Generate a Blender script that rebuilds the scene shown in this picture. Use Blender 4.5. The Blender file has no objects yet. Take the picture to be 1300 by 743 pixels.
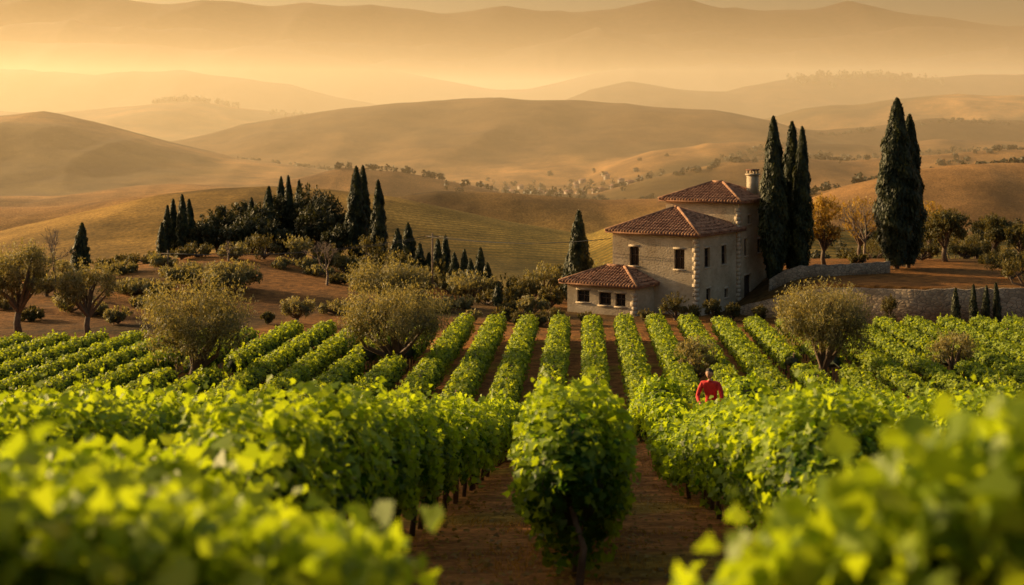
import bpy, math, time, numpy as np
from math import radians, sin, cos, pi
from mathutils import Vector
T0=time.time()
rng=np.random.default_rng(11)
scene=bpy.context.scene
CZ=20.0; F=1805.0; HZ=150.0

# ------------------------------------------------------------------ helpers
def smooth(a,b,x):
    t=np.clip((x-a)/(b-a),0,1); return t*t*(3-2*t)
def fbm(x,y,s,seed=0,oct=4):
    r=np.zeros_like(x,dtype=float); a=1.0; tot=0
    g=np.random.default_rng(seed)
    x=x/s; y=y/s
    for o in range(oct):
        ph=g.uniform(0,6.28,6); an=g.uniform(0,6.28,3)
        wx=x+0.5*np.sin(y*1.3+ph[0]); wy=y+0.5*np.sin(x*1.1+ph[1])
        v=0
        for k in range(3):
            v=v+np.sin((wx*cos(an[k])+wy*sin(an[k]))*2.1+ph[2+k])
        r+=a*v/3; tot+=a; a*=0.5; x=x*2.03; y=y*2.03
    return r/tot

RIDGES=[ # D, W, skew, fold, [(px,py)...]
 (9500,1500,0.0,.12,[(0,14),(90,5),(150,7),(260,12),(400,12),(500,17),(560,19),(600,17),(640,12),(720,17),(780,13),(830,3),(870,-1),(920,10),(980,11),(1040,6),(1090,1),(1150,13),(1230,21),(1300,30)]),
 (7300,600,0.1,.15,[(0,40),(120,34),(250,44),(380,56),(450,60),(520,64),(580,60),(640,66),(700,54),(760,36),(820,44),(900,40),(960,52),(1100,46),(1180,34),(1300,50)]),
 (6000,500,0.1,.15,[(300,130),(400,86),(470,80),(520,72),(580,78),(640,70),(700,56),(750,46),(800,52),(860,62),(950,72),(1030,66),(1100,78),(1200,68),(1300,60)]),
 (4500,600,-0.1,.14,[(-200,48),(0,50),(130,53),(250,60),(330,56),(420,72),(500,90),(600,112),(700,130),(800,160),(900,200)]),
 (4600,400,0.1,.14,[(500,200),(650,125),(760,92),(860,88),(930,84),(1020,92),(1120,84),(1200,76),(1300,80)]),
 (3700,360,0.1,.14,[(-200,92),(0,90),(120,98),(240,92),(330,102),(450,128),(560,150),(640,190)]),
 (3200,450,0.15,.15,[(560,220),(700,135),(750,112),(800,105),(860,112),(930,118),(1000,103),(1060,98),(1130,93),(1200,99),(1300,92)]),
 (2700,400,-0.1,.12,[(-200,150),(0,141),(60,147),(130,140),(200,132),(260,130),(330,140),(400,148),(500,180),(600,210)]),
 (2200,300,0.1,.15,[(860,210),(960,160),(1030,140),(1100,131),(1150,126),(1220,122),(1300,125)]),
 (1750,330,0.1,.20,[(120,215),(200,182),(300,161),(400,145),(480,135),(560,130),(620,127),(700,128),(800,135),(900,143),(960,155),(1050,182),(1120,210)]),
 (1650,130,0.1,.10,[(860,215),(950,186),(1030,172),(1120,160),(1200,152),(1300,156)]),
 (1250,220,-0.15,.20,[(-250,160),(-60,152),(0,150),(40,147),(100,158),(200,183),(300,203),(400,213),(460,224),(540,245)]),
 (1300,140,0.2,.14,[(720,238),(770,212),(830,193),(900,183),(980,180),(1060,185),(1150,186),(1230,178),(1300,180)]),
 (950,100,0.1,.12,[(760,250),(860,222),(940,206),(1020,202),(1100,206),(1180,200),(1300,192)]),
 (820,90,0.0,.10,[(330,250),(370,228),(430,215),(500,219),(560,231),(620,243),(680,262)]),
 (760,90,0.1,.10,[(-100,262),(0,250),(60,252),(160,237),(230,236),(300,242),(360,262)]),
 (640,80,0.1,.10,[(940,300),(1020,252),(1080,236),(1150,222),(1220,215),(1300,213),(1450,210)]),
 (560,70,0.1,.07,[(480,262),(560,250),(650,252),(760,262),(830,258),(900,262),(1000,285)]),
 (560,60,0.1,.08,[(-200,300),(0,278),(80,272),(180,252),(280,242),(330,262)]),
 (380,100,-0.10,.05,[(-200,330),(0,305),(60,290),(150,266),(230,247),(290,240),(350,237),(420,240),(500,249),(560,262),(640,279),(720,293),(800,310),(900,345)]),
 (330,70,0.0,.05,[(700,345),(780,290),(880,262),(1000,275),(1100,290),(1200,300)]),
]
BY=np.array([-80,-20,0,4,8,13,30,52,58,62,92,105,120,135,160,200,300,500,700,1500,3000,14000],float)
BZ=np.array([8,1.0,-2.0,-2.85,-3.45,-4.3,-7.82,-12.4,-13.55,-13.9,-14.85,-15.15,-15.7,-17.0,-20,-25.5,-38,-52,-60,-66,-72,-95],float)
def Hn(x,y):
    x=np.asarray(x,float); y=np.asarray(y,float)
    base=np.interp(y,BY,BZ)
    base=base+4.6*np.exp(-((x+29)/19)**2-((y-152)/30)**2)*smooth(95,125,y)
    sy=np.where(y<36.5,5.0,8.5)
    base=base+0.92*np.exp(-((x-5.2)/4.5)**2-((y-36.5)/sy)**2)
    yb=np.interp(x,[17,18.3,21,24.5,29,34.3,60],[113,111,107.6,104.7,102.2,101.2,101])
    ter=smooth(0.2,1.6,y-yb)*smooth(16,24,x)*(1-smooth(150,230,y))
    base=base+2.75*ter+0.9*smooth(112,135,y)*smooth(14,25,x)*(1-smooth(150,230,y))
    if y.size==0 or y.max()<150: return base
    acc=np.zeros_like(base)
    for i,(D,Wd,sk,fold,prof) in enumerate(RIDGES):
        if y.min()>D+4*Wd+1500 or y.max()<D-4*Wd-1500: continue
        p=np.array(prof,float)
        wx=(p[:,0]-650)/F*D; wz=-(p[:,1]-HZ)/F*D
        crest=np.interp(x,wx,wz)
        b0=np.interp(D,BY,BZ)
        a=np.maximum(crest-b0,0)
        n=fbm(x,y,Wd*.6,seed=i+3)
        yy=(y-(D+sk*x*0.6+Wd*0.3*np.sin(x/(Wd*1.4)+i)))/Wd
        e=np.exp(-yy*yy)
        # spurs and gullies running down from the crest
        rg=1-np.abs(fbm(x,y*.45,Wd*.42,seed=i+60,oct=3))*2.2
        acc+= (a*e*(1+fold*(2.4*n+2.0*rg)*(1-e*0.88))).clip(0)**6
    far=smooth(250,700,y)
    und=fbm(x,y,160,seed=77)*4.5*far+fbm(x,y,900,seed=78,oct=3)*14*smooth(2500,5000,y)
    return base+(acc**(1/6)+und*0.8)*smooth(130,190,y)
def H(x,y): return float(Hn(np.array([x]),np.array([y]))[0])+CZ
def PX(px,d): return (px-650)/F*d
def PZ(py,d): return CZ-(py-HZ)/F*d

class MB:
    def __init__(s): s.v=[];s.l=[];s.c=[];s.m=[];s.r=[];s.n=0
    def add(s,v,l,c,m=0,r=0.5):
        v=np.asarray(v,float).reshape(-1,3); l=np.asarray(l,int).ravel(); c=np.asarray(c,int).ravel()
        s.v.append(v); s.l.append(l+s.n); s.c.append(c); s.m.append(np.full(len(c),m))
        s.r.append(np.full(len(v),r) if np.isscalar(r) else r); s.n+=len(v)
    def build(s,name,mats,parent=None,smoothf=False):
        v=np.concatenate(s.v); l=np.concatenate(s.l); c=np.concatenate(s.c); m=np.concatenate(s.m); r=np.concatenate(s.r)
        me=bpy.data.meshes.new(name)
        me.vertices.add(len(v)); me.vertices.foreach_set('co',v.astype(np.float32).ravel())
        me.loops.add(len(l)); me.loops.foreach_set('vertex_index',l.astype(np.int32))
        me.polygons.add(len(c)); st=np.concatenate([[0],np.cumsum(c)[:-1]])
        me.polygons.foreach_set('loop_start',st.astype(np.int32))
        me.polygons.foreach_set('material_index',m.astype(np.int32))
        if smoothf: me.polygons.foreach_set('use_smooth',np.ones(len(c),bool))
        a=me.attributes.new('tone_mix','FLOAT','POINT'); a.data.foreach_set('value',r.astype(np.float32))
        me.update(calc_edges=True)
        for mt in mats: me.materials.append(mt)
        o=bpy.data.objects.new(name,me); scene.collection.objects.link(o)
        if parent: o.parent=parent
        return o
def empty(name):
    o=bpy.data.objects.new(name,None); o.empty_display_size=.3; scene.collection.objects.link(o); return o

VINE=np.array([(0,-.42),(.38,-.36),(.5,.05),(.24,.18),(0,.58),(-.24,.18),(-.5,.05),(-.38,-.36)])
DIA=np.array([(0,-.5),(.42,-.05),(0,.5),(-.42,-.05)])
NAR=np.array([(0,-.6),(.2,0),(0,.6),(-.2,0)])
def unit(a): return a/np.maximum(np.linalg.norm(a,axis=1,keepdims=True),1e-9)
def leaves(mb,C,N,size,outline,mat=0,tone_mix=None,jit=.9,fold=.3,upt=None):
    n=len(C)
    if n==0: return
    nn=unit(N+jit*rng.normal(size=(n,3))*.7)
    t=rng.normal(size=(n,3))
    if upt is not None: t=t*.5+np.array(upt)
    t=unit(t-nn*(t*nn).sum(1,keepdims=True)); b=np.cross(nn,t)
    sz=size*rng.uniform(.6,1.35,n)
    K=len(outline)
    ox=outline[:,0][None,:,None]; oy=outline[:,1][None,:,None]
    oz=(-np.abs(outline[:,0])*fold*2+0.1)[None,:,None]
    V=C[:,None,:]+sz[:,None,None]*(ox*b[:,None,:]+oy*t[:,None,:]+oz*nn[:,None,:])
    if tone_mix is None: tone_mix=rng.uniform(0,1,n)
    mb.add(V.reshape(-1,3),np.arange(n*K),np.full(n,K),mat,np.repeat(tone_mix,K))
def tube(mb,pts,rad,mat=0,sides=6,r=.5,cap=True):
    pts=np.array(pts,float); n=len(pts); vs=[]
    th=2*pi*np.arange(sides)/sides; ct=np.cos(th)[:,None]; sn=np.sin(th)[:,None]
    for i in range(n):
        d=pts[min(i+1,n-1)]-pts[max(i-1,0)]; d=d/(math.sqrt(d@d)+1e-9)
        r0=(0.3,1,0.1) if abs(d[2])>.6 else (0,0,1)
        a=np.array([d[1]*r0[2]-d[2]*r0[1],d[2]*r0[0]-d[0]*r0[2],d[0]*r0[1]-d[1]*r0[0]]); a/=math.sqrt(a@a)+1e-9
        b=np.array([d[1]*a[2]-d[2]*a[1],d[2]*a[0]-d[0]*a[2],d[0]*a[1]-d[1]*a[0]])
        vs.append(pts[i]+rad[i]*(ct*a+sn*b))
    l=[];c=[]
    for i in range(n-1):
        for k in range(sides):
            l+=[i*sides+k,i*sides+(k+1)%sides,(i+1)*sides+(k+1)%sides,(i+1)*sides+k]; c.append(4)
    if cap:
        l+=[(n-1)*sides+k for k in range(sides)]; c.append(sides)
        l+=[k for k in reversed(range(sides))]; c.append(sides)
    mb.add(np.concatenate(vs),l,c,mat,r)
def box(mb,o,ax,ay,az,mat=0,r=.5):
    o=np.array(o,float);ax=np.array(ax,float);ay=np.array(ay,float);az=np.array(az,float)
    v=[o,o+ax,o+ax+ay,o+ay,o+az,o+ax+az,o+ax+ay+az,o+ay+az]
    mb.add(v,[0,3,2,1,4,5,6,7,0,1,5,4,1,2,6,5,2,3,7,6,3,0,4,7],[4]*6,mat,r)

# ------------------------------------------------------------------ materials
def newmat(name):
    m=bpy.data.materials.new(name); m.use_nodes=True; nt=m.node_tree; nt.nodes.clear()
    out=nt.nodes.new('ShaderNodeOutputMaterial'); return m,nt,out
def foliage(name,cA,cB,tr=.4,trc=None,rough=.55):
    m,nt,out=newmat(name); N=nt.nodes; L=nt.links
    at=N.new('ShaderNodeAttribute'); at.attribute_name='tone_mix'
    mx=N.new('ShaderNodeMix'); mx.data_type='RGBA'; mx.inputs[6].default_value=(*cA,1); mx.inputs[7].default_value=(*cB,1)
    L.new(at.outputs['Fac'],mx.inputs[0])
    p=N.new('ShaderNodeBsdfPrincipled'); p.inputs['Roughness'].default_value=rough; p.inputs['Specular IOR Level'].default_value=.25
    L.new(mx.outputs[2],p.inputs['Base Color'])
    t=N.new('ShaderNodeBsdfTranslucent')
    g=N.new('ShaderNodeMix'); g.data_type='RGBA'; g.blend_type='MULTIPLY'; g.inputs[0].default_value=1
    L.new(mx.outputs[2],g.inputs[6]); g.inputs[7].default_value=(*(trc or (2.2,2.0,.8)),1)
    L.new(g.outputs[2],t.inputs['Color'])
    ms=N.new('ShaderNodeMixShader'); ms.inputs[0].default_value=tr
    L.new(p.outputs[0],ms.inputs[1]); L.new(t.outputs[0],ms.inputs[2]); L.new(ms.outputs[0],out.inputs[0])
    return m
def plain(name,c1,c2=None,scale=3,rough=.85,bump=.3,bscale=None,detail=6):
    m,nt,out=newmat(name); N=nt.nodes; L=nt.links
    tc=N.new('ShaderNodeTexCoord'); no=N.new('ShaderNodeTexNoise'); no.inputs['Scale'].default_value=scale; no.inputs['Detail'].default_value=detail
    L.new(tc.outputs['Object'],no.inputs['Vector'])
    r=N.new('ShaderNodeValToRGB'); r.color_ramp.elements[0].position=.35; r.color_ramp.elements[1].position=.65
    r.color_ramp.elements[0].color=(*c1,1); r.color_ramp.elements[1].color=(*(c2 or c1),1)
    L.new(no.outputs['Fac'],r.inputs[0])
    p=N.new('ShaderNodeBsdfPrincipled'); p.inputs['Roughness'].default_value=rough
    L.new(r.outputs[0],p.inputs['Base Color'])
    if bump:
        b=N.new('ShaderNodeBump'); b.inputs['Strength'].default_value=bump; b.inputs['Distance'].default_value=.05
        n2=N.new('ShaderNodeTexNoise'); n2.inputs['Scale'].default_value=bscale or scale*4; L.new(tc.outputs['Object'],n2.inputs['Vector'])
        L.new(n2.outputs['Fac'],b.inputs['Height']); L.new(b.outputs[0],p.inputs['Normal'])
    L.new(p.outputs[0],out.inputs[0]); return m
def stone(name,cA,cB,mortar,scale=2.2,bump=.6,mort=.045):
    m,nt,out=newmat(name); N=nt.nodes; L=nt.links
    tc=N.new('ShaderNodeTexCoord'); mp=N.new('ShaderNodeMapping'); mp.inputs['Scale'].default_value=(1,1,1.7)
    L.new(tc.outputs['Object'],mp.inputs[0])
    v=N.new('ShaderNodeTexVoronoi'); v.inputs['Scale'].default_value=scale; L.new(mp.outputs[0],v.inputs['Vector'])
    v2=N.new('ShaderNodeTexVoronoi'); v2.feature='DISTANCE_TO_EDGE'; v2.inputs['Scale'].default_value=scale; L.new(mp.outputs[0],v2.inputs['Vector'])
    sep=N.new('ShaderNodeSeparateColor'); L.new(v.outputs['Color'],sep.inputs[0])
    mx=N.new('ShaderNodeMix'); mx.data_type='RGBA'; mx.inputs[6].default_value=(*cA,1); mx.inputs[7].default_value=(*cB,1); L.new(sep.outputs[0],mx.inputs[0])
    no=N.new('ShaderNodeTexNoise'); no.inputs['Scale'].default_value=.5; no.inputs['Detail'].default_value=8; L.new(tc.outputs['Object'],no.inputs['Vector'])
    r=N.new('ShaderNodeValToRGB'); r.color_ramp.elements[0].position=.3; r.color_ramp.elements[1].position=.7
    r.color_ramp.elements[0].color=(.6,.54,.46,1); r.color_ramp.elements[1].color=(1.1,1.1,1.1,1); L.new(no.outputs['Fac'],r.inputs[0])
    mu=N.new('ShaderNodeMix'); mu.data_type='RGBA'; mu.blend_type='MULTIPLY'; mu.inputs[0].default_value=1
    L.new(mx.outputs[2],mu.inputs[6]); L.new(r.outputs[0],mu.inputs[7])
    st=N.new('ShaderNodeMath'); st.operation='LESS_THAN'; st.inputs[1].default_value=mort; L.new(v2.outputs['Distance'],st.inputs[0])
    m2=N.new('ShaderNodeMix'); m2.data_type='RGBA'; L.new(st.outputs[0],m2.inputs[0]); L.new(mu.outputs[2],m2.inputs[6]); m2.inputs[7].default_value=(*mortar,1)
    p=N.new('ShaderNodeBsdfPrincipled'); p.inputs['Roughness'].default_value=.9; L.new(m2.outputs[2],p.inputs['Base Color'])
    b=N.new('ShaderNodeBump'); b.inputs['Strength'].default_value=bump; b.inputs['Distance'].default_value=.08; L.new(v2.outputs['Distance'],b.inputs['Height']); L.new(b.outputs[0],p.inputs['Normal'])
    L.new(p.outputs[0],out.inputs[0]); return m

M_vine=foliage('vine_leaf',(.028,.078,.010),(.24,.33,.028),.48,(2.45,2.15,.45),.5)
M_vinef=foliage('vine_leaf_far',(.032,.08,.012),(.26,.33,.032),.43,(2.3,2.0,.45))
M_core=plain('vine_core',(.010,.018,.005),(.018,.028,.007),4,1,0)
M_bark=plain('bark',(.08,.05,.03),(.15,.10,.06),6)
M_post=plain('post_wood',(.16,.10,.06),(.26,.17,.10),5)
M_twig=plain('twig',(.16,.11,.075),(.22,.16,.11),3)
M_olive=foliage('olive_leaf',(.06,.065,.024),(.33,.29,.13),.35,(1.8,1.55,.6))
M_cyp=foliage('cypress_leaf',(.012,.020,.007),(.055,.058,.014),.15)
M_pine=foliage('pine_leaf',(.016,.022,.008),(.06,.058,.018),.15)
M_aut=foliage('autumn_leaf',(.20,.13,.022),(.42,.28,.05),.4,(1.7,1.45,.6))
M_brush=foliage('bush_leaf',(.035,.04,.012),(.15,.125,.033),.3,(1.8,1.5,.6))
M_dist=foliage('distant_leaf',(.03,.03,.012),(.09,.075,.03),.1)
M_grass=foliage('grass_blade',(.34,.18,.04),(.60,.36,.08),.4,(1.5,1.2,.6))

# ------------------------------------------------------------------ terrain
ys=np.concatenate([np.linspace(-25,135,280),135*np.exp(np.linspace(0.006,math.log(13500/135),460))])
ts=np.linspace(-.70,.70,640)
X=ts[None,:]*(ys[:,None]+60); Y=np.repeat(ys[:,None],len(ts),1)
Z=np.concatenate([Hn(X[i:i+20],Y[i:i+20]) for i in range(0,len(ys),20)],0)
near=1-smooth(100,140,Y)
Zm=Z+0.035*fbm(X,Y,2.4,5,oct=1)*near
nr,nc=X.shape
V=np.stack([X,Y,Zm+CZ],-1).reshape(-1,3)
ii=np.arange(nr*nc).reshape(nr,nc)
Q=np.stack([ii[:-1,:-1],ii[:-1,1:],ii[1:,1:],ii[1:,:-1]],-1).reshape(-1)
mb=MB(); mb.add(V,Q,np.full(len(Q)//4,4))
m,nt,out=newmat('terrain_soil_grass'); N=nt.nodes; L=nt.links
at=N.new('ShaderNodeAttribute'); at.attribute_name='col'
tc=N.new('ShaderNodeTexCoord')
def mul(a,scale,c0,c1,det=8,p0=.35,p1=.65,rough=.5):
    n1=N.new('ShaderNodeTexNoise'); n1.inputs['Scale'].default_value=scale; n1.inputs['Detail'].default_value=det; n1.inputs['Roughness'].default_value=rough; L.new(tc.outputs['Object'],n1.inputs['Vector'])
    r1=N.new('ShaderNodeValToRGB'); r1.color_ramp.elements[0].position=p0; r1.color_ramp.elements[1].position=p1; r1.color_ramp.elements[0].color=(*c0,1); r1.color_ramp.elements[1].color=(*c1,1); L.new(n1.outputs['Fac'],r1.inputs[0])
    a1=N.new('ShaderNodeMix'); a1.data_type='RGBA'; a1.blend_type='MULTIPLY'; a1.inputs[0].default_value=1; L.new(a,a1.inputs[6]); L.new(r1.outputs[0],a1.inputs[7]); return a1.outputs[2]
o_=mul(at.outputs['Color'],1.4,(.6,.58,.56),(1.35,1.3,1.2))
o_=mul(o_,.02,(.42,.40,.36),(1.4,1.32,1.2),10,rough=.65)
o_=mul(o_,9,(.7,.66,.62),(1.25,1.22,1.15),3)
o_=mul(o_,.0035,(.6,.58,.5),(1.25,1.2,1.1),12,rough=.7)
sa=N.new('ShaderNodeAttribute'); sa.attribute_name='tone_mix'
mp=N.new('ShaderNodeMapping'); mp.inputs['Rotation'].default_value=(0,0,radians(62)); L.new(tc.outputs['Object'],mp.inputs[0])
wv=N.new('ShaderNodeTexWave'); wv.inputs['Scale'].default_value=.10; wv.inputs['Distortion'].default_value=1.5; wv.inputs['Detail'].default_value=2; wv.inputs['Detail Scale'].default_value=.4; L.new(mp.outputs[0],wv.inputs['Vector'])
mm=N.new('ShaderNodeMath'); mm.operation='MULTIPLY'; L.new(sa.outputs['Fac'],mm.inputs[0]); L.new(wv.outputs['Fac'],mm.inputs[1])
a3=N.new('ShaderNodeMix'); a3.data_type='RGBA'; L.new(mm.outputs[0],a3.inputs[0]); L.new(o_,a3.inputs[6]); a3.inputs[7].default_value=(.08,.08,.022,1)
p=N.new('ShaderNodeBsdfPrincipled'); p.inputs['Roughness'].default_value=.95; p.inputs['Specular IOR Level'].default_value=.1; L.new(a3.outputs[2],p.inputs['Base Color'])
bp=N.new('ShaderNodeBump'); bp.inputs['Strength'].default_value=.6; bp.inputs['Distance'].default_value=.10
n3=N.new('ShaderNodeTexNoise'); n3.inputs['Scale'].default_value=4; n3.inputs['Detail'].default_value=4; L.new(tc.outputs['Object'],n3.inputs['Vector']); L.new(n3.outputs['Fac'],bp.inputs['Height'])
bp2=N.new('ShaderNodeBump'); bp2.inputs['Strength'].default_value=.6; bp2.inputs['Distance'].default_value=4.0
n5=N.new('ShaderNodeTexNoise'); n5.inputs['Scale'].default_value=.025; n5.inputs['Detail'].default_value=6; L.new(tc.outputs['Object'],n5.inputs['Vector']); L.new(n5.outputs['Fac'],bp2.inputs['Height'])
L.new(bp.outputs[0],bp2.inputs['Normal']); L.new(bp2.outputs[0],p.inputs['Normal'])
L.new(p.outputs[0],out.inputs[0])
ground=mb.build('terrain',[m],smoothf=True)
def mixc(a,b,t): return a*(1-t[...,None])+np.array(b)*t[...,None]
col=np.zeros(X.shape+(3,))+np.array([.58,.28,.11])
col=mixc(col,(.50,.34,.085),smooth(.15,.5,fbm(X,Y,2.6,9,oct=2)))  # soil and grass patches lightened in colour to stand in for alley sunlight
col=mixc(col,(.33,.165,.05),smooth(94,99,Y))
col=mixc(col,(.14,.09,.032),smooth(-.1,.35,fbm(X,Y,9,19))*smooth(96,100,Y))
col=mixc(col,(.44,.28,.075),smooth(170,240,Y))
col=mixc(col,(.36,.26,.065),smooth(170,240,Y)*smooth(-45,10,X))
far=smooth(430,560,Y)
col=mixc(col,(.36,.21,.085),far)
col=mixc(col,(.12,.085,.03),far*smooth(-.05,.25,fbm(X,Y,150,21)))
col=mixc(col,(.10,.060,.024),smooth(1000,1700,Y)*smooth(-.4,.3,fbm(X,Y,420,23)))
col=mixc(col,(.035,.020,.010),smooth(2400,3400,Y))  # far ridges darkened in colour to stand in for their shadowed slopes
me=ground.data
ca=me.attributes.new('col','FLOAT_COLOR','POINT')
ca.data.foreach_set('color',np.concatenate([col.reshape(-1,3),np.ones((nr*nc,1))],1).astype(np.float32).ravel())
stripe=(smooth(210,240,Y)*(1-smooth(410,470,Y))*(.2+.45*smooth(-45,5,X)))
me.attributes['tone_mix'].data.foreach_set('value',stripe.astype(np.float32).ravel())
print('terrain',time.time()-T0)

# ------------------------------------------------------------------ vineyard
SL=0.05
OLV=[(248,74,354,168),(503,79,360,156),(1045,75,358,138),(1211,76,422,72),(884,74.5,428,60)]
olx=[(PX(p,d),d,(2.1 if w>100 else 1.3)) for p,d,_,w in OLV]
def vine_row(x0,y0,y1,hw,hh,hc,dens,size,outline,mat,trunk=True,low=None,full=False,tstep=1.0):
    mb=MB(); Ln=y1-y0
    n=int(Ln*dens)
    y=rng.uniform(y0,y1,n)
    ph=rng.uniform(0,6.28,4)
    def bul(y): return 1+.13*np.sin(y*5.3+ph[0])+.11*np.sin(y*2.7+ph[1])+.07*np.sin(y*11+ph[2])
    def lw(y):
        if low is None: return np.ones_like(y)
        return 1-low[2]*smooth(low[0]-3,low[0],y)*(1-smooth(low[1],low[1]+2,y))
    th=rng.uniform(-.5,pi+.5,n)
    th=np.where(rng.random(n)<(.3 if full else .07),rng.uniform(0,2*pi,n),th)
    e=.75
    cx=np.sign(np.cos(th))*np.abs(np.cos(th))**e; cz=np.sign(np.sin(th))*np.abs(np.sin(th))**e
    rr=rng.uniform(.72,1.1,n)*bul(y+np.cos(th)*.3)
    endf=np.minimum(1,np.sqrt(np.clip(np.minimum(y-y0,y1-y)/.5,0.02,1)))
    if full: rr=np.where(y-y0<.5,rr*rng.uniform(.1,1,n)**.5,rr)
    xo=hw*cx*rr*endf; zo=(hc+hh*cz*rr*endf)*lw(y)
    keep=np.ones(n,bool)
    if full:
        tap=np.clip((zo)/.7,.72,1); xo=xo*tap
    x=x0+SL*y+xo
    for (tx,ty,tr) in olx: keep&=((x-tx)**2+((y-ty)*.8)**2)>tr**2
    g=Hn(x*0+x0+SL*y,y)
    C=np.stack([x,y,g+zo+CZ],1); Nn=np.stack([cx,0*cx-(.6*(y-y0<.5)),cz+.35],1)
    tone_mix=np.clip(rng.normal(.42,.3,n)+.18*np.sin(y*3.1+ph[3])+.28*cz+(rr-.92)*2.2,0,1)  # inner leaves darkened, top ones lightened: canopy shade put into leaf tone
    leaves(mb,C[keep],Nn[keep],size,outline,0,tone_mix[keep])
    ns=int(Ln*2.6)
    for k in range(ns if y0<45 else ns//3):
        yy=rng.uniform(y0+.1,y1-.1); xx=x0+SL*yy+rng.uniform(-.7,.7)*hw; 
        if any((xx-tx)**2+(yy-ty)**2<tr**2+.5 for tx,ty,tr in olx): continue
        gz=H(xx,yy)+(hc+hh*.85)*float(lw(np.array(yy))); hgt=rng.uniform(.1,.45)*(.4 if low is not None and low[0]-2<yy<low[1]+1 else 1); q=9
        s=np.linspace(0,1,q); lean=rng.normal(size=2)*.12
        C=np.stack([xx+lean[0]*s,yy+lean[1]*s,gz+hgt*s],1)+rng.normal(size=(q,3))*.022
        leaves(mb,C,rng.normal(size=(q,3))+[0,0,.5],size*.8,outline,0,rng.uniform(.5,1,q))
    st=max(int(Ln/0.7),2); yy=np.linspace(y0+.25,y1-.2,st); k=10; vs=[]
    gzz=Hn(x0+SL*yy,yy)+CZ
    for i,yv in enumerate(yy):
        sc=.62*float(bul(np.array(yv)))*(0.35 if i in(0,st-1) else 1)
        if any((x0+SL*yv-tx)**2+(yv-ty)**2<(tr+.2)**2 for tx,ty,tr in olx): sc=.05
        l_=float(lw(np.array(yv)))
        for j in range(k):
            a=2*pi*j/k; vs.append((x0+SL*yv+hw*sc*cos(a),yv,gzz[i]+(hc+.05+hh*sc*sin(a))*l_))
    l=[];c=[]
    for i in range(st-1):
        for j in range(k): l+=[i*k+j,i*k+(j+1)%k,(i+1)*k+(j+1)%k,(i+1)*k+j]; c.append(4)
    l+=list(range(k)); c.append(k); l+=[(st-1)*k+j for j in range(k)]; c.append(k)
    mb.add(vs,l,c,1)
    if trunk:
        for yv in np.arange(y0+.25,y1,tstep):
            xx=x0+SL*yv; gz=H(xx,yv); jx=rng.normal()*.05
            tube(mb,[(xx+jx,yv,gz-.1),(xx+jx*1.6+.02,yv+.03,gz+.35),(xx,yv,gz+hc*.8)],[.045,.035,.025],2,5)
            if int(yv)%4==0: tube(mb,[(xx+.08,yv+.3,gz-.1),(xx+.08,yv+.3,gz+(hc+hh*(.5 if y0<40 else 1.0))*float(lw(np.array(yv))))],[.05,.05],3,5)
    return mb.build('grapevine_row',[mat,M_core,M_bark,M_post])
for k in range(-10,11):
    x0=-.11+2.2*k
    y0=12.8 if k==0 else (8.5 if k==-1 else (11.0 if k==1 else max(9,abs(x0)/.40*.9)))
    low=(24,36,.33) if k==1 else ((25,35,.38) if k==2 else None)
    a=min(y0+12,30) if y0<24 else y0
    if k==0: vine_row(x0,y0,a,.52,.80,.93,1350,.092,VINE,M_vine,full=True)
    elif a>y0: vine_row(x0,y0,a,.50,.64,1.0,1050,.094,VINE,M_vine)
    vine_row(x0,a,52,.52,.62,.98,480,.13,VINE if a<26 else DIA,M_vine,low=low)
for k in range(-24,24):
    x0=-1.54+2.15*k
    if k<-8: ye=84+max(0,(k+20))*.5
    elif k<-3: ye=93
    elif k<5: ye=97
    else: ye=95.8
    if abs((x0+SL*95)/95)>.42: continue
    rt=k>2
    vine_row(x0,58+abs(math.sin(k*1.7))*.8,ye,.58,.5 if rt else .60,1.12 if rt else 1.0,270,.18,DIA,M_vinef,trunk=(k>-12))
def near_vine(x0,x1,y0,y1,top,n,sz=.1):
    mb=MB()
    for i in range(n//60):
        cx=rng.uniform(x0,x1); cy=rng.uniform(y0,y1); g=H(cx,cy)
        tz=top(cx,cy)+rng.normal()*.06; hgt=tz-g
        q=60; s=rng.random(q)**.55
        C=np.stack([cx+rng.normal(size=q)*.10,cy+rng.normal(size=q)*.10,g+.35+(hgt-.35)*s],1)
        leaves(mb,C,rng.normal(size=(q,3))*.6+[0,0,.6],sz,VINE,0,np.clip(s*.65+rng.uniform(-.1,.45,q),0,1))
        tube(mb,[(cx,cy,g-.1),(cx,cy,g+.9)],[.025,.012],1,5)
    return mb.build('grapevine',[M_vine,M_bark])
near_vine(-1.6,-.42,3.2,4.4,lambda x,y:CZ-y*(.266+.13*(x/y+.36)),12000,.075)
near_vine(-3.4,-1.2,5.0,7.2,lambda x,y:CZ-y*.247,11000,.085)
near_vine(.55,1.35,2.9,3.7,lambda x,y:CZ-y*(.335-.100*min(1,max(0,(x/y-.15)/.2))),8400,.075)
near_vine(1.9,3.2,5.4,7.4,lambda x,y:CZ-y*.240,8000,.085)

mb=MB(); n=60000
yy=6+46*rng.random(n)**1.6; xx=rng.uniform(-.30,.34,n)*yy
rowp=((xx-SL*yy+.11)/2.2)%1.0
kp=(fbm(xx,yy,1.3,31,oct=2)+.6*fbm(xx,yy,.25,33,oct=2)>.12)&(np.abs(rowp-.5)<.45)
xx=xx[kp];yy=yy[kp]; g=Hn(xx,yy)+CZ
C=np.stack([xx,yy,g+.03],1)
BL=np.array([(-.06,-.5),(.06,-.5),(.02,.6)])
leaves(mb,C,np.stack([rng.normal(size=len(xx)),rng.normal(size=len(xx)),0*xx],1),.10,BL,0,None,.3,.1,upt=(0,0,1.0))
mb.build('grass',[M_grass])
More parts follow.
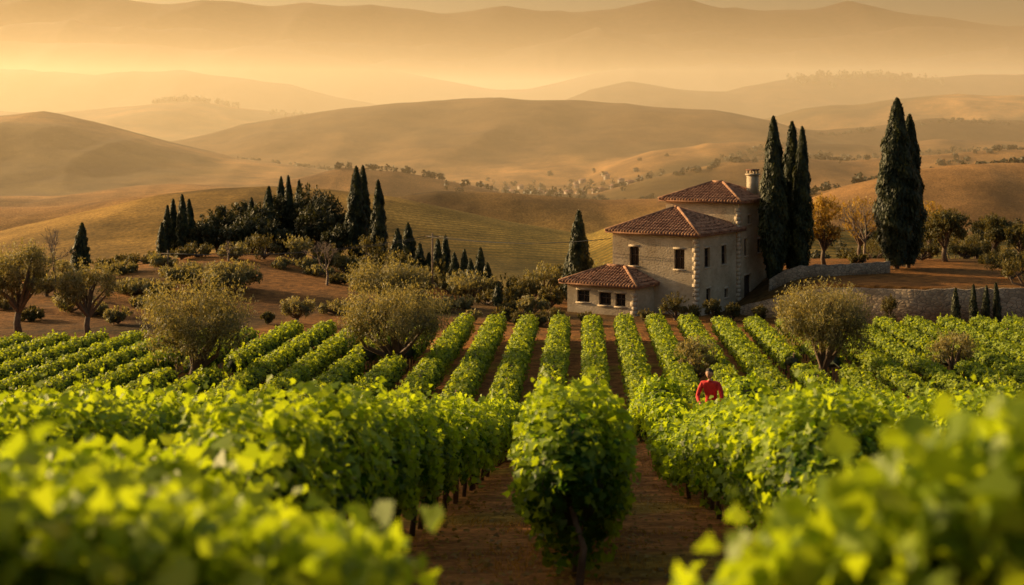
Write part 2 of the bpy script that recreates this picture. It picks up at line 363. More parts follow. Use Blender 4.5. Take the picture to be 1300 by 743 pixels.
# fallen leaves and small stones on the paths
mb=MB(); n=9000
yy=7+38*rng.random(n)**1.5; xx=rng.uniform(-.30,.34,n)*yy; g=Hn(xx,yy)+CZ
leaves(mb,np.stack([xx,yy,g+.03],1),np.tile([0,0,1.],(n,1)),.07,VINE,0,None,.35,.2)
mb.build('fallen_leaves',[M_aut])
print('vines',time.time()-T0)

# ------------------------------------------------------------------ trees
def cypress(px,d,ptop,wpx,dens=1.0,name='cypress_tree',mat=None):
    x=PX(px,d); g=H(x,d); ht=(PZ(ptop,d)-g); R=wpx/F*d/2
    mb=MB(); n=int(560*dens*max(ht,2)*max(R,.4)**.8)
    t=rng.random(n)**.85
    def prof(t): return np.clip(((t+.02)/.32),0,1)**.45*np.clip((1-t)/.68,0,1)**.66
    ph=rng.uniform(0,6.28,5); a=rng.uniform(0,2*pi,n)
    lf=.7 if R>1 else 1
    lump=1+lf*(.14*np.sin(3*a+7*t+ph[0])+.11*np.sin(5*a-15*t+ph[1])+.12*np.sin(2*a+31*t+ph[2])+.10*np.sin(4*a+53*t+ph[3]))
    r=R*prof(t)*lump*rng.uniform(.8,1.12,n)+.03
    lean=rng.normal(size=2)*.012*ht
    C=np.stack([x+r*np.cos(a)+lean[0]*t*t,d+r*np.sin(a)+lean[1]*t*t,g+.35+t*(ht-.35)],1)
    Nn=np.stack([np.cos(a),np.sin(a),.3+0*a],1)
    ls=min(.38,max(.2,d/330))*min(1,.5+R*.5)
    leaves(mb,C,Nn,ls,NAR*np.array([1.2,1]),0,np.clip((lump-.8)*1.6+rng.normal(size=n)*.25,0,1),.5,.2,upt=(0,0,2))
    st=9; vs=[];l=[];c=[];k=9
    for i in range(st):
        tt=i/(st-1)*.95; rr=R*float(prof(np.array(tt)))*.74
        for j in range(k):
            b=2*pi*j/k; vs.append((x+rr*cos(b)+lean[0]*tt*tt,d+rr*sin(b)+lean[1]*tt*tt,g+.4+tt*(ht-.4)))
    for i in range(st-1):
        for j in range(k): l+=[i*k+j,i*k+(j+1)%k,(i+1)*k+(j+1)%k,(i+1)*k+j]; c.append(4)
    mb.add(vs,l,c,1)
    tube(mb,[(x,d,g-.2),(x,d,g+.9)],[.16*max(R,.4),.13*max(R,.4)],2)
    return mb.build(name,[mat or M_cyp,M_core,M_bark])
def tree(px,d,ptop,wpx,name='olive_tree',mat=None,nc=22,per=260,ls=.2,trunkf=.3,outline=NAR,crs=1.0,whips=2):
    mat=mat or M_olive
    x=PX(px,d); g=H(x,d); ht=max(PZ(ptop,d)-g,.8); R=(wpx/F*d/2)
    mb=MB(); tz=ht*trunkf; cc=np.array([x,d,g+tz+(ht-tz)*.5]); rad=np.array([R,R*.9,(ht-tz)*.5])
    tube(mb,[(x+.05,d,g-.2),(x-.05*R,d,g+tz*.5),(x,d,g+tz*1.05)],[.09*R+.05,.07*R+.04,.06*R+.03],1,7)
    for i in range(nc):
        while True:
            q=rng.normal(size=3); q/=np.linalg.norm(q)
            if q[2]>-.75: break
        rr=rng.uniform(.4,.8); c=cc+q*rad*rr
        cr=rad*rng.uniform(.24,.42)*crs
        cr=np.full(3,cr[:2].mean()*.6+cr[2]*.4)
        dd=unit(rng.normal(size=(per,3))); r=rng.uniform(.3,1.0,per)**.6
        r*=1+.2*np.sin(dd[:,0]*7+i)+.15*np.sin(dd[:,2]*9+i*2)
        C=c+dd*cr*r[:,None]
        C=C[C[:,2]>g+tz*.55]
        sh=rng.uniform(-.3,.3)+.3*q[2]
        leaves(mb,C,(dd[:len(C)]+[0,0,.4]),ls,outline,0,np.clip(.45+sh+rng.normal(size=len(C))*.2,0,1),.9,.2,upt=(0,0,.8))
        mid=(np.array([x,d,g+tz])+c)/2+rng.normal(size=3)*.08*R
        if i<12: tube(mb,[(x,d,g+tz*.85),mid,c],[.045*R+.02,.03*R+.015,.012*R+.008],1,5,cap=False)
    for i in range(nc*whips):
        q=unit(rng.normal(size=(1,3)))[0]; q[2]=abs(q[2])*.8+.15; p0=cc+q*rad*.72; s=np.linspace(0,1,16)[:,None]
        C=p0+(q*[.5,.5,.9])*s*rad.mean()*.46+rng.normal(size=(16,3))*.035*R
        leaves(mb,C,rng.normal(size=(16,3)),ls*.9,outline,0,rng.uniform(.4,1,16),.9,.2,upt=(0,0,1.2))
    return mb.build(name,[mat,M_bark])
def bush(px,d,ptop,wpx,name='bush',mat=None,per=170,nc=9,ls=.22,**k):
    return tree(px,d,ptop,wpx,name,mat or M_brush,nc,per,ls,.06,NAR,**k)
for (p,d,t,w) in OLV:
    big=w>100
    tree(p,d,t,w,nc=60 if big else 16,per=270 if big else 180,ls=.135,trunkf=.22,crs=.78,whips=3)
tree(24,97,308,108,nc=32,ls=.18,per=230,crs=.85); tree(112,97,330,88,nc=28,ls=.18,per=230,crs=.85); tree(-10,97,320,60,nc=16,ls=.2)
tree(378,104,379,54,nc=14,per=200,ls=.16,name='shrub_tree')
tree(292,120,338,92,nc=22,ls=.24,trunkf=.15); tree(235,122,338,70,nc=18,per=220,ls=.25,trunkf=.15); tree(492,116,332,124,nc=36,ls=.2,trunkf=.15,crs=.85)
tree(172,118,360,64,nc=14,per=180,ls=.25,trunkf=.15); tree(205,130,326,50,nc=10,per=170,ls=.26)
tree(150,130,345,56,nc=12,per=180,ls=.26,trunkf=.15); tree(60,118,348,50,nc=12,per=180,ls=.25,trunkf=.15)
tree(428,110,386,54,nc=10,per=180,ls=.2,trunkf=.1); tree(602,124,350,72,nc=16,per=180,ls=.25,trunkf=.1); tree(560,112,382,58,nc=10,per=180,ls=.22,trunkf=.1)
tree(445,140,330,60,nc=10,per=160,ls=.3,mat=M_brush); tree(530,126,350,54,nc=12,per=160,ls=.26,trunkf=.1)
for (p,t,w,d) in [(102,285,20,128),(212,262,12,150),(220,254,13,152),(232,248,14,150),(242,254,13,153),(205,284,11,148),
                  (318,252,14,160),(340,238,18,158),(357,226,16,162),(367,224,14,160),(379,230,14,164),(452,213,24,150),(462,212,20,153),(481,230,20,148),
                  (505,292,18,140),(519,285,20,142),(533,310,14,138),(556,305,14,135),(566,300,13,136),(577,322,13,132),(590,318,12,134),(610,316,15,130),(619,335,13,126),(632,362,12,114),(598,330,12,128),(545,322,12,138),
                  (735,269,27,119),(722,318,16,121),(757,345,14,123)]:
    cypress(p,d,t,w)
for (p,t,w,d) in [(276,262,56,158),(305,256,50,163),(330,258,50,156),(352,250,60,160),(388,234,66,161),(412,244,54,158),(372,246,60,168),(400,258,60,154),(430,285,44,150),(345,285,60,150),(295,290,50,150),(260,285,40,150),(425,262,46,158),(320,275,60,152)]:
    tree(p,d,t,w,name='pine_tree',mat=M_pine,nc=18,per=190,ls=.38,trunkf=.12)
for (p,t,w,d) in [(335,300,60,140),(375,300,50,138),(300,312,50,138),(250,312,50,140),(415,312,50,138),(470,300,60,140),(505,318,50,135),(540,340,50,130),(570,350,46,128),(620,372,40,118),
                  (655,366,42,117),(668,352,52,122),(690,336,60,126),(715,335,40,128),(650,385,40,112),(750,330,50,128),(185,345,50,138),(160,350,40,142),(130,345,40,142),(60,360,60,125),(150,392,40,104),(430,350,30,128),(90,372,60,110),(10,380,60,112),
                  (530,372,46,118),(585,380,44,115),(675,378,46,110),(700,365,40,116),(640,392,34,106),(600,398,30,105),(470,392,34,108),(210,372,44,118),(262,378,36,118),(40,395,40,106),(680,400,30,103),(230,318,36,138),(440,325,46,136),(390,330,40,136),(500,345,50,128),(450,398,24,104),(340,398,20,104),
                  (30,330,50,150),(90,330,46,150),(-5,345,50,140),(560,330,40,134),(585,345,44,130),(640,350,44,126),(405,345,40,132),(360,340,36,134),(455,350,40,126),(180,385,36,112),(120,385,40,108)]:
    bush(p,d,t,w,ls=.24,mat=M_brush if p%3 else M_olive)
for (p,t,w,d) in [(858,372,40,107),(828,336,44,118),(905,380,30,107),(930,385,24,106.5),(700,392,40,104.5),(745,397,26,104),(820,394,26,104.5),(1130,372,22,101.0),(660,396,30,104),(880,388,26,106.8),(1010,382,26,104),(965,388,24,106)]:
    bush(p,d,t,w,ls=.15,nc=10)
for (p,t,w,d) in [(983,150,34,116),(1005,157,30,118),(1018,163,24,116),(1138,127,50,120),(1153,148,38,121)]:
    cypress(p,d,t,w,1.4)
for (p,t,w,d) in [(1213,367,10,99.8),(1236,362,9,99.8),(1252,364,9,99.8),(1266,360,9,99.8)]: cypress(p,d,t,w)
tree(1046,122,247,62,name='autumn_tree',mat=M_aut,nc=20,per=130,ls=.24,trunkf=.25)
tree(1092,140,250,60,name='autumn_tree',mat=M_aut,nc=16,per=60,ls=.24,trunkf=.25)
tree(1200,128,268,74,nc=22,per=200,ls=.28,mat=M_brush); tree(1180,135,255,44,name='autumn_tree',mat=M_aut,nc=12,per=60,ls=.24)
tree(1262,132,276,60,nc=18,per=200,ls=.28,mat=M_brush); tree(1295,128,285,50,nc=14,per=200,ls=.28,mat=M_brush)
for (p,t,w,d) in [(1170,310,50,130),(1225,312,50,135),(1080,325,40,142),(1240,300,60,150),(1285,318,76,112),(1300,330,70,104),(1110,300,60,170),(1150,285,60,180),(1220,290,60,190),(1090,335,30,125),(1260,335,40,125)]: bush(p,d,t,w,ls=.24)
def bare(px,d,ptop):
    x=PX(px,d); g=H(x,d); ht=PZ(ptop,d)-g; mb=MB()
    def rec(p,dr,ln,r,k):
        e=p+dr*ln; m_=(p+e)/2+rng.normal(size=3)*.04*ln
        tube(mb,[p,m_,e],[r,r*.8,r*.6],0,4,cap=False)
        if k==0: return
        for _ in range(3):
            nd=dr+rng.normal(size=3)*.42; nd[2]+=.15; nd/=np.linalg.norm(nd)
            rec(e,nd,ln*rng.uniform(.6,.8),r*.6,k-1)
    rec(np.array([x,d,g-.1]),np.array([0,0,1.]),ht*.33,.14,5)
    return mb.build('bare_tree',[M_twig])
bare(70,118,292); bare(415,126,300); bare(290,136,305); bare(1098,128,255)
mb=MB()
def dt(x,y,h,w,zmax=None):
    g=H(x,y)
    if zmax is not None and g-CZ>zmax: return
    n=30 if y>600 else 160; dd=unit(rng.normal(size=(n,3)))
    C=np.array([x,y,g+h*.45])+dd*np.array([w/2,w/2,h*.5])*rng.uniform(.5,1,(n,1))
    leaves(mb,C,dd,w*(.34 if y>600 else .16),DIA,0,np.clip(rng.normal(.4,.25,n),0,1))
def line(a,b,n,h,spread=6,wr=1.0):
    for i in range(n):
        t=rng.random(); px=a[0]+(b[0]-a[0])*t; d=a[1]+(b[1]-a[1])*t
        dt(PX(px,d)+rng.normal()*spread,d+rng.normal()*spread*3,h*rng.uniform(.6,1.4),h*rng.uniform(.6,1.3)*wr)
line((190,2700),(300,2700),60,11,6); line((1010,3250),(1200,3300),80,14,10); line((340,2650),(400,2650),10,10)
for i in range(900):
    d=rng.uniform(820,1500); px=rng.uniform(350,1300); x=PX(px,d)
    if fbm(np.array([x]),np.array([d]),70,44)[0]>.2: dt(x,d,rng.uniform(2,4.5),rng.uniform(3,8),-50)
line((540,1050),(860,1150),110,5,30); line((600,900),(760,1000),50,5,20); line((860,1000),(1150,1050),30,4,14)
for (a,b,n) in [((860,960),(1100,1020),50),((940,1250),(1290,1330),60),((1040,1600),(1280,1680),60),((1020,620),(1180,700),26),((1150,690),(1300,640),26),((420,830),(560,850),24),((640,640),(800,700),26),((880,1180),(1010,1340),36),((300,1350),(460,1250),40),((1180,930),(1300,1000),26)]:
    line(a,b,n,3.4,1.6,1.5)
line((1060,260),(1300,330),50,4,7)
mb.build('distant_trees',[M_dist])
M_vw=plain('village_wall',(.28,.21,.14),(.38,.30,.21),.1,bump=0); M_vr=plain('village_roof',(.22,.10,.06),(.3,.14,.08),.1,bump=0)
def small_house(mb,x,y,w,l,h,rot):
    g=H(x,y); ca,sa=cos(rot),sin(rot); f=lambda u,v,z:(x+u*ca-v*sa,y+u*sa+v*ca,g+z)
    v=[f(-w,-l,-2),f(w,-l,-2),f(w,l,-2),f(-w,l,-2),f(-w,-l,h),f(w,-l,h),f(w,l,h),f(-w,l,h)]
    mb.add(v,[0,1,5,4,1,2,6,5,2,3,7,6,3,0,4,7],[4]*4,0)
    e=.4
    v=[f(-w-e,-l-e,h),f(w+e,-l-e,h),f(w+e,l+e,h),f(-w-e,l+e,h),f(-w-e,0,h*1.45),f(w+e,0,h*1.45)]
    mb.add(v,[0,1,5,4,2,3,4,5,1,2,5,3,0,4],[4,4,3,3],1)
mb=MB()
for i in range(40):
    d=rng.uniform(1000,1250); px=np.clip(rng.normal(715,65),580,860)
    small_house(mb,PX(px,d),d,rng.uniform(1.4,2.6),rng.uniform(1.4,2.6),rng.uniform(2.0,3.0),rng.uniform(0,3))
mb.build('village',[M_vw,M_vr])
mb=MB(); small_house(mb,PX(190,210),210,1.5,1.2,2.2,.3); mb.build('stone_shed',[M_vw,M_vr])
def pole(px,d,pt):
    mb=MB(); x=PX(px,d); g=H(x,d); z=PZ(pt,d); tube(mb,[(x,d,g-.3),(x,d,z)],[.1,.07],0,8); tube(mb,[(x-.6,d,z-.3),(x+.6,d,z-.3)],[.05,.05],0,6)
    mb.build('utility_pole',[M_post]); return np.array([x,d,z-.28])
P1=pole(213,130,318); P2=pole(549,126,296)
M_wire=plain('wire',(.02,.02,.02),None,5,.6,0)
def wire(mb,a,b,sag):
    s=np.linspace(0,1,14)[:,None]; p=a+(b-a)*s; p[:,2]-=sag*4*(s*(1-s))[:,0]; tube(mb,p,[.022]*14,0,4)
mb=MB()
for o in (-.5,.5): wire(mb,P1+[o,0,0],P2+[o,0,0],.7); wire(mb,P2+[o,0,0],np.array([PX(775,113.6)+o*.1,113.6,PZ(303,113.6)]),.5)
mb.build('power_line',[M_wire])
print('trees',time.time()-T0)

# ------------------------------------------------------------------ farmhouse
M_wall=stone('farmhouse_stone',(.46,.36,.235),(.55,.44,.30),(.44,.35,.23),3.4,.3,.03)
M_quoin=plain('quoin_stone',(.44,.35,.24),(.54,.43,.3),2)
M_roof=plain('roof_tile',(.17,.075,.04),(.28,.14,.08),1.3,.95,.4); M_roof2=plain('roof_tile_roll',(.17,.075,.04),(.42,.22,.12),2.2,.95,.2)
M_glass,nt,out=newmat('window_glass'); p=nt.nodes.new('ShaderNodeBsdfPrincipled'); p.inputs['Base Color'].default_value=(.012,.012,.014,1); p.inputs['Roughness'].default_value=.15; nt.links.new(p.outputs[0],out.inputs[0])
M_wood=plain('shutter_wood',(.05,.03,.02),(.09,.055,.035),4)
A=radians(35); U=np.array([cos(A),-sin(A),0]); Vv=np.array([sin(A),cos(A),0]); Zu=np.array([0,0,1.])
C0=np.array([PX(885,110),110,PZ(401,110)])
def Lc(u,v,z): return C0+U*u+Vv*v+Zu*z
house=empty('stone_farmhouse')
wallmb=MB(); winmb=MB(); trim=MB()
def wall(o,dr,nrm,ln,z0,z1,ops):
    cu=sorted(set([0,ln]+[v for q in ops for v in q[:2]])); cz=sorted(set([z0,z1]+[v for q in ops for v in q[2:4]]))
    for i in range(len(cu)-1):
        for j in range(len(cz)-1):
            mu=(cu[i]+cu[i+1])/2; mz=(cz[j]+cz[j+1])/2
            if any(q[0]<mu<q[1] and q[2]<mz<q[3] for q in ops): continue
            P=[o+dr*a+Zu*b for a,b in ((cu[i],cz[j]),(cu[i+1],cz[j]),(cu[i+1],cz[j+1]),(cu[i],cz[j+1]))]
            wallmb.add(P,[0,1,2,3],[4])
    dp=-nrm*.28
    for q in ops:
        a,b,c,d=q[:4]; cor=[(a,c),(b,c),(b,d),(a,d)]
        for k in range(4):
            p0=o+dr*cor[k][0]+Zu*cor[k][1]; p1=o+dr*cor[(k+1)%4][0]+Zu*cor[(k+1)%4][1]
            wallmb.add([p0,p1,p1+dp,p0+dp],[0,1,2,3],[4])
        P=[o+dr*x_+Zu*z_+dp*.9 for x_,z_ in cor]; winmb.add(P,[0,1,2,3],[4],0 if q[4]!='door' else 1)
        f=.07
        def fr(x0,x1,z0_,z1_): box(winmb,o+dr*x0+Zu*z0_+dp*.88,dr*(x1-x0),-dp*.22,Zu*(z1_-z0_),1)
        fr(a,a+f,c,d); fr(b-f,b,c,d); fr(a+f,b-f,d-f,d); fr(a+f,b-f,c,c+f)
        if q[4]=='win':
            fr((a+b)/2-.03,(a+b)/2+.03,c+f,d-f); fr(a+f,(a+b)/2-.03,c+(d-c)*.55,c+(d-c)*.55+.05); fr((a+b)/2+.03,b-f,c+(d-c)*.55,c+(d-c)*.55+.05)
            box(trim,o+dr*(a-.1)+Zu*(c-.1)-nrm*.02,dr*(b-a+.2),nrm*.1,Zu*.097,0)
        box(trim,o+dr*(a-.1)+Zu*(d+.003)-nrm*.02,dr*(b-a+.2),nrm*.045,Zu*.15,0)
def block(u0,u1,v0,v1,z1,front=(),right=(),left=()):
    wall(Lc(u0,v0,0),U,-Vv,u1-u0,-1.5,z1,front); wall(Lc(u1,v0,0),Vv,U,v1-v0,-1.5,z1,right)
    wall(Lc(u1,v1,0),-U,Vv,u1-u0,-1.5,z1,[]); wall(Lc(u0,v1,0),-Vv,-U,v1-v0,-1.5,z1,left)
roofmb=MB()
def hip(u0,u1,v0,v1,z,h,ov=.45):
    u0-=ov;u1+=ov;v0-=ov;v1+=ov; th=.16
    lu=u1-u0; lv=v1-v0; run=min(lu,lv)/2
    if lu>=lv: ra=(u0+run,(v0+v1)/2); rb=(u1-run,(v0+v1)/2)
    else: ra=((u0+u1)/2,v0+run); rb=((u0+u1)/2,v1-run)
    E=[(u0,v0),(u1,v0),(u1,v1),(u0,v1)]
    vs=[Lc(a,b,z+th) for a,b in E]+[Lc(*ra,z+th+h),Lc(*rb,z+th+h)]+[Lc(a,b,z) for a,b in E]
    if lu>=lv: f=[0,1,5,4, 2,3,4,5, 1,2,5, 3,0,4]; c=[4,4,3,3]
    else: f=[1,2,5,4, 3,0,4,5, 0,1,4, 2,3,5]; c=[4,4,3,3]
    roofmb.add(vs,f+[6,7,1,0,7,8,2,1,8,9,3,2,9,6,0,3,9,8,7,6],c+[4]*5,0)
    sp=.27
    for k in range(4):
        a=np.array(E[k],float); b=np.array(E[(k+1)%4],float); ln=np.linalg.norm(b-a); dr=(b-a)/ln; inn=np.array([-dr[1],dr[0]])
        n=int(ln/sp)
        for i in range(n):
            s=(i+.5)*ln/n; up=min(s,ln-s,run)
            if up<.15: continue
            segs=max(2,int(up/.42)+1); 
            for j in range(segs-1):
                t0=j/(segs-1); t1=(j+1)/(segs-1)
                q0=a+dr*s+inn*up*t0; q1=a+dr*s+inn*up*t1
                z0=z+th+h*up*t0/run; z1_=z+th+h*up*t1/run
                jt=rng.normal()*.012
                tube(roofmb,[Lc(q0[0]-inn[0]*.03+jt,q0[1]-inn[1]*.03,z0+.035),Lc(q1[0]+jt,q1[1],z1_+.01)],[.095,.07],1,6,r=rng.random(),cap=(j==0))
    caps=[(E[0],ra),(E[3],ra if lu>=lv else rb),(E[1],rb if lu>=lv else ra),(E[2],rb)]
    for e_,r_ in caps: tube(roofmb,[Lc(*e_,z+th+.05),Lc(*r_,z+th+h+.05)],[.12,.12],1,8)
    tube(roofmb,[Lc(*ra,z+th+h+.06),Lc(*rb,z+th+h+.06)],[.13,.13],1,8)
def wn(c,z,w=.8,h=1.45,k='win'): return (c-w/2,c+w/2,z,z+h,k)
block(-7.6,0,0,7.3,6.1,front=[wn(2.0,3.55,.85,1.5),wn(6.05,3.5,.9,1.55),],right=[wn(1.7,3.6,.9,1.5),wn(4.6,3.6,.9,1.5),wn(5.0,.9,.6,.7),wn(1.9,.9,.7,1.0)])
block(-6.5,.25,6.8,12.6,8.35,right=[wn(1.3,4.0,.6,1.4),wn(1.6,0.0,1.3,2.4,'door'),wn(3.8,4.1,.6,1.1),wn(1.9,6.6,.5,.7)],front=[])
block(-10,-3.8,-3,1.6,2.15,front=[wn(1.5,.75,1.15,.95),wn(3.5,.65,1.1,1.0),wn(4.9,.65,.9,1.0)],right=[])
hip(-7.6,0,0,7.3,6.1,1.75); hip(-6.5,.25,6.8,12.6,8.35,1.35); hip(-10,-3.8,-3,1.6,2.15,1.15,.5)
for (u,v,z1) in [(0,0,6.05),(.25,6.8,8.3),(-3.8,-3,2.1)]:
    z=-1.0; i=0
    while z<z1-.35:
        a,b=(.42,.28) if i%2 else (.28,.42)
        o=Lc(u-a,v-.012,z); box(trim,o,U*(a+.012),Vv*(b),Zu*.343,0); z+=.345; i+=1
box(trim,Lc(-.9,10.6,8.6),U*.75,Vv*.75,Zu*1.9,0); box(trim,Lc(-1.0,10.5,10.51),U*.95,Vv*.95,Zu*.12,0)
box(roofmb,Lc(-.95,10.55,10.9),U*.85,Vv*.85,Zu*.1,0)
for a,b in ((0,0),(.6,0),(0,.6),(.6,.6)): box(trim,Lc(-.9+a,10.6+b,10.633),U*.15,Vv*.15,Zu*.265,0)
wallmb.build('walls',[M_wall],house); winmb.build('windows_and_door',[M_glass,M_wood],house); trim.build('stone_trim',[M_quoin],house); roofmb.build('roof',[M_roof,M_roof2],house)

M_rw=stone('drystone',(.24,.18,.12),(.38,.29,.19),(.10,.075,.05),2.6,.9)
def stonewall(pts,hgt,name,th=.5):
    mb=MB(); P=[]
    for i in range(len(pts)-1):
        a=np.array(pts[i],float); b=np.array(pts[i+1],float); n=max(1,int(np.linalg.norm(b-a)/.6))
        for k in range(n): P.append(a+(b-a)*k/n)
    P.append(np.array(pts[-1],float)); vs=[]
    for i,q in enumerate(P):
        d=P[min(i+1,len(P)-1)]-P[max(i-1,0)]; d/=np.linalg.norm(d); nn=np.array([d[1],-d[0]])
        gz=H(q[0]+nn[0]*.5,q[1]+nn[1]*.5); top=gz+(np.interp(i/len(P),[0,.25,1],hgt))+rng.normal()*.05
        for s,z in ((1,gz-.6),(.92,top),(-.4,top+.02),(-.4,gz-.6)):
            vs.append((q[0]+nn[0]*th*s*.5,q[1]+nn[1]*th*s*.5,z))
    l=[];c=[]
    for i in range(len(P)-1):
        for j in range(4): l+=[i*4+j,i*4+(j+1)%4,(i+1)*4+(j+1)%4,(i+1)*4+j]; c.append(4)
    l+=[0,1,2,3]+[(len(P)-1)*4+j for j in range(4)]; c+=[4,4]
    mb.add(vs,l,c); return mb.build(name,[M_rw])
stonewall([(18.0,111.2),(21,107.6),(24.5,104.7),(29,102.2),(34.3,101.2),(42,101)],[.7,2.5,3.2],'stone_retaining_wall')
stonewall([(20.5,113.5),(25,114),(31,117)],[.9,.9,.9],'stone_wall',.4)

# ------------------------------------------------------------------ worker
M_red=plain('red_jacket',(.55,.012,.012),(.68,.03,.025),9,.8,.25); M_trs=plain('trousers',(.03,.035,.05),(.05,.05,.065),9,.9,.2)
M_skin=plain('skin',(.40,.20,.12),(.44,.23,.14),9,.6,0); M_hair=plain('hair',(.02,.012,.008),(.04,.025,.015),30,.7,.4); M_shoe=plain('boots',(.03,.02,.015),(.05,.035,.025),9); M_eye=plain('eye',(.02,.015,.01),None,9,.3,0)
worker=empty('vineyard_worker')
J=[];Rr=[];Ed=[]
def j(p,r,par=None):
    J.append(p);Rr.append(r)
    if par is not None: Ed.append((par,len(J)-1))
    return len(J)-1
pel=j((0,0,.97),.135); wa=j((0,-.05,1.14),.12,pel); ch=j((0,-.13,1.34),.14,wa); nb=j((0,-.18,1.48),.07,ch); nk=j((0,-.215,1.57),.052,nb)
for s in (1,-1):
    hp=j((.1*s,0,.88),.095,pel); kn=j((.13*s,-.05,.5),.068,hp); an=j((.13*s,.03,.1),.047,kn); he=j((.14*s,-.02,.05),.045,an); to=j((.16*s,-.16,.035),.036,he)
    sh=j((.19*s,-.155,1.43),.072,ch); ua=j((.25*s,-.17,1.28),.058,sh); el=j((.29*s,-.22,1.13),.05,ua); fa=j((.22*s,-.39,1.06),.043,el); wr=j((.14*s,-.52,1.01),.029,fa)
    pa=j((.10*s,-.585,1.0),.03,wr)
    for f in range(4):
        ox=(.028-.019*f)*s; ln=[.030,.036,.034,.026][f]
        a=j((.085*s+ox*.9,-.62,1.005-.004*f),.0115,pa); b=j((.075*s+ox,-.62-ln,.995-.004*f),.0095,a); c_=j((.065*s+ox,-.62-ln*1.5,.97-.004*f),.0085,b)
    a=j((.125*s,-.585,1.02),.012,pa); b=j((.11*s,-.625,1.045),.01,a)
me=bpy.data.meshes.new('sk'); me.from_pydata([tuple(a) for a in J],Ed,[]); me.update()
sk=bpy.data.objects.new('sk',me); scene.collection.objects.link(sk)
md=sk.modifiers.new('Skin','SKIN'); md.use_smooth_shade=True
for i,r in enumerate(Rr): me.skin_vertices[0].data[i].radius=(r,r)
me.skin_vertices[0].data[ch].radius=(.17,.125)
me.skin_vertices[0].data[0].use_root=True
sb=sk.modifiers.new('s','SUBSURF'); sb.levels=2; sb.render_levels=2
dg=bpy.context.evaluated_depsgraph_get(); bm_=bpy.data.meshes.new_from_object(sk.evaluated_get(dg))
bpy.data.objects.remove(sk)
bm_.name='body'; bm_.materials.clear()
for mt in (M_red,M_trs,M_skin,M_shoe): bm_.materials.append(mt)
for pl in bm_.polygons:
    c=pl.center; pl.use_smooth=True
    if c.z<.1: k=3
    elif c.z<.9 : k=1
    elif c.y<-.535 and c.z<1.2: k=2
    elif c.z>1.52: k=2
    else: k=0
    pl.material_index=k
body=bpy.data.objects.new('body',bm_); scene.collection.objects.link(body); body.parent=worker
import bmesh
def sph(name,loc,sc,mat,seg=24,fn=None):
    b=bmesh.new(); bmesh.ops.create_uvsphere(b,u_segments=seg,v_segments=seg//2+4,radius=1)
    for v in b.verts:
        c=v.co
        if fn: fn(c)
        v.co=Vector((c.x*sc[0]+loc[0],c.y*sc[1]+loc[1],c.z*sc[2]+loc[2]))
    m_=bpy.data.meshes.new(name); b.to_mesh(m_); b.free(); m_.materials.append(mat)
    for pl in m_.polygons: pl.use_smooth=True
    o=bpy.data.objects.new(name,m_); scene.collection.objects.link(o); o.parent=worker; return o
def hf(c):
    if c.z<0: c.x*=1+.28*c.z; 
    if c.y<0:
        d2=(c.x/.16)**2+((c.z+.12)/.22)**2; c.y-=.2*math.exp(-d2)
        d3=((abs(c.x)-.36)/.17)**2+((c.z-.05)/.12)**2; c.y+=.10*math.exp(-d3)
        d4=(c.x/.28)**2+((c.z+.5)/.07)**2; c.y-=.06*math.exp(-d4)
hx=(0,-.255,1.685)
sph('head',hx,(.080,.100,.120),M_skin,32,hf)
def hairf(c):
    if c.y<0 and c.z<.35: c.y*=.25; 
    if c.z<-.4: c.z=-.4
sph('hair',(0,-.24,1.707),(.090,.105,.114),M_hair,24,hairf)
for s in (1,-1):
    sph('ear',(.082*s,-.245,1.68),(.012,.024,.033),M_skin,10); sph('eye',(.030*s,-.342,1.692),(.011,.008,.008),M_eye,10)
sph('mouth',(0,-.349,1.627),(.022,.006,.005),M_eye,10)
dW=35.3; wx=PX(904,dW); worker.location=(wx,dW,H(wx,dW)); worker.rotation_euler=(0,0,radians(-22)); worker.scale=(1.07,1.07,1.04)

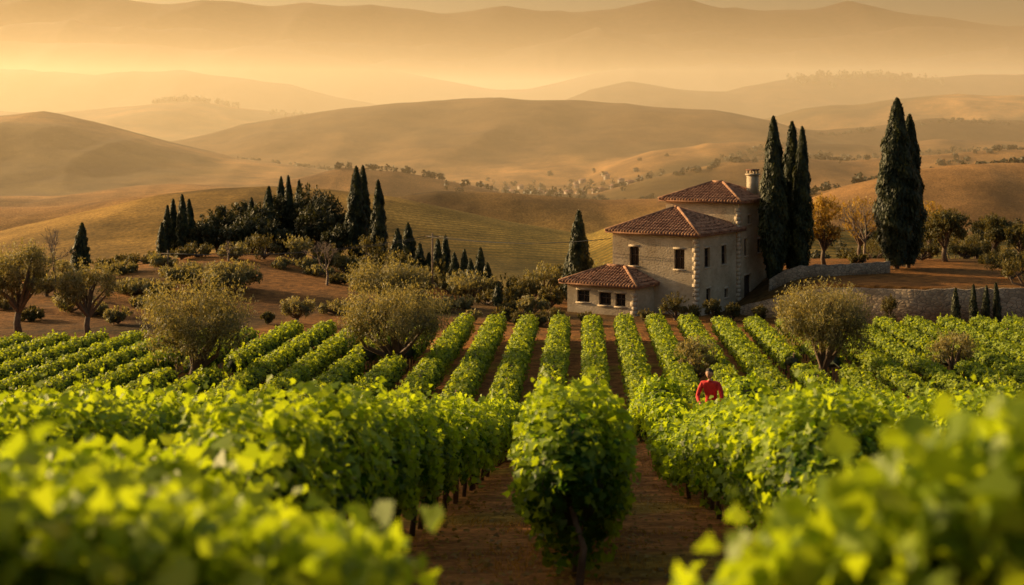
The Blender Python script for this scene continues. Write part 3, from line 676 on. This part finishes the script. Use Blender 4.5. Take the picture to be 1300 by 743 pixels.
# ------------------------------------------------------------------ haze, sky, sun
def hazebox(name,x0,x1,y0,y1,z0,z1,dens,scol,g,ecol,es):
    mb=MB(); box(mb,(x0,y0,z0+CZ),(x1-x0,0,0),(0,y1-y0,0),(0,0,z1-z0))
    m,nt,out=newmat(name+'_air'); N=nt.nodes
    s=N.new('ShaderNodeVolumeScatter'); s.inputs['Color'].default_value=(*scol,1); s.inputs['Density'].default_value=dens; s.inputs['Anisotropy'].default_value=g
    e=N.new('ShaderNodeEmission'); e.inputs['Color'].default_value=(*ecol,1); e.inputs['Strength'].default_value=dens*es  # glow added to the air in place of multiply scattered light
    a=N.new('ShaderNodeAddShader'); nt.links.new(s.outputs[0],a.inputs[0]); nt.links.new(e.outputs[0],a.inputs[1]); nt.links.new(a.outputs[0],out.inputs['Volume'])
    return mb.build(name,[m])
hazebox('haze',-9000,9000,420,13000,-140,150,.00029,(1,.80,.52),.42,(1,.50,.15),.42)

w=bpy.data.worlds.new('World'); scene.world=w; w.use_nodes=True; nt=w.node_tree; bg=nt.nodes['Background']
sky=nt.nodes.new('ShaderNodeTexSky'); sky.sky_type='NISHITA'; sky.sun_disc=False
EL=14; AZ=-62
sky.sun_elevation=radians(EL); sky.sun_rotation=radians(AZ); sky.dust_density=8; sky.air_density=1.2; sky.ozone_density=.3
nt.links.new(sky.outputs[0],bg.inputs[0]); bg.inputs[1].default_value=.145
sd=bpy.data.lights.new('sun','SUN'); sd.energy=7; sd.angle=radians(.5); sd.color=(1,.68,.32)
so=bpy.data.objects.new('sun',sd); scene.collection.objects.link(so)
v=Vector((sin(radians(AZ))*cos(radians(EL)),cos(radians(AZ))*cos(radians(EL)),sin(radians(EL))))
so.rotation_euler=v.to_track_quat('Z','Y').to_euler()

cd=bpy.data.cameras.new('camera'); cam=bpy.data.objects.new('camera',cd); scene.collection.objects.link(cam)
cam.location=(0,0,CZ); cam.rotation_euler=(radians(90),0,0); cd.sensor_width=36; cd.lens=36*F/1300; cd.shift_y=-(371.5-HZ)/1300
cd.clip_start=.1; cd.clip_end=30000; cd.dof.use_dof=True; cd.dof.focus_distance=42; cd.dof.aperture_fstop=1.8
scene.camera=cam
scene.view_settings.view_transform='Standard'; scene.view_settings.look='None'; scene.view_settings.exposure=0
print('verts',sum(len(o.data.vertices) for o in scene.objects if o.type=='MESH'),time.time()-T0)
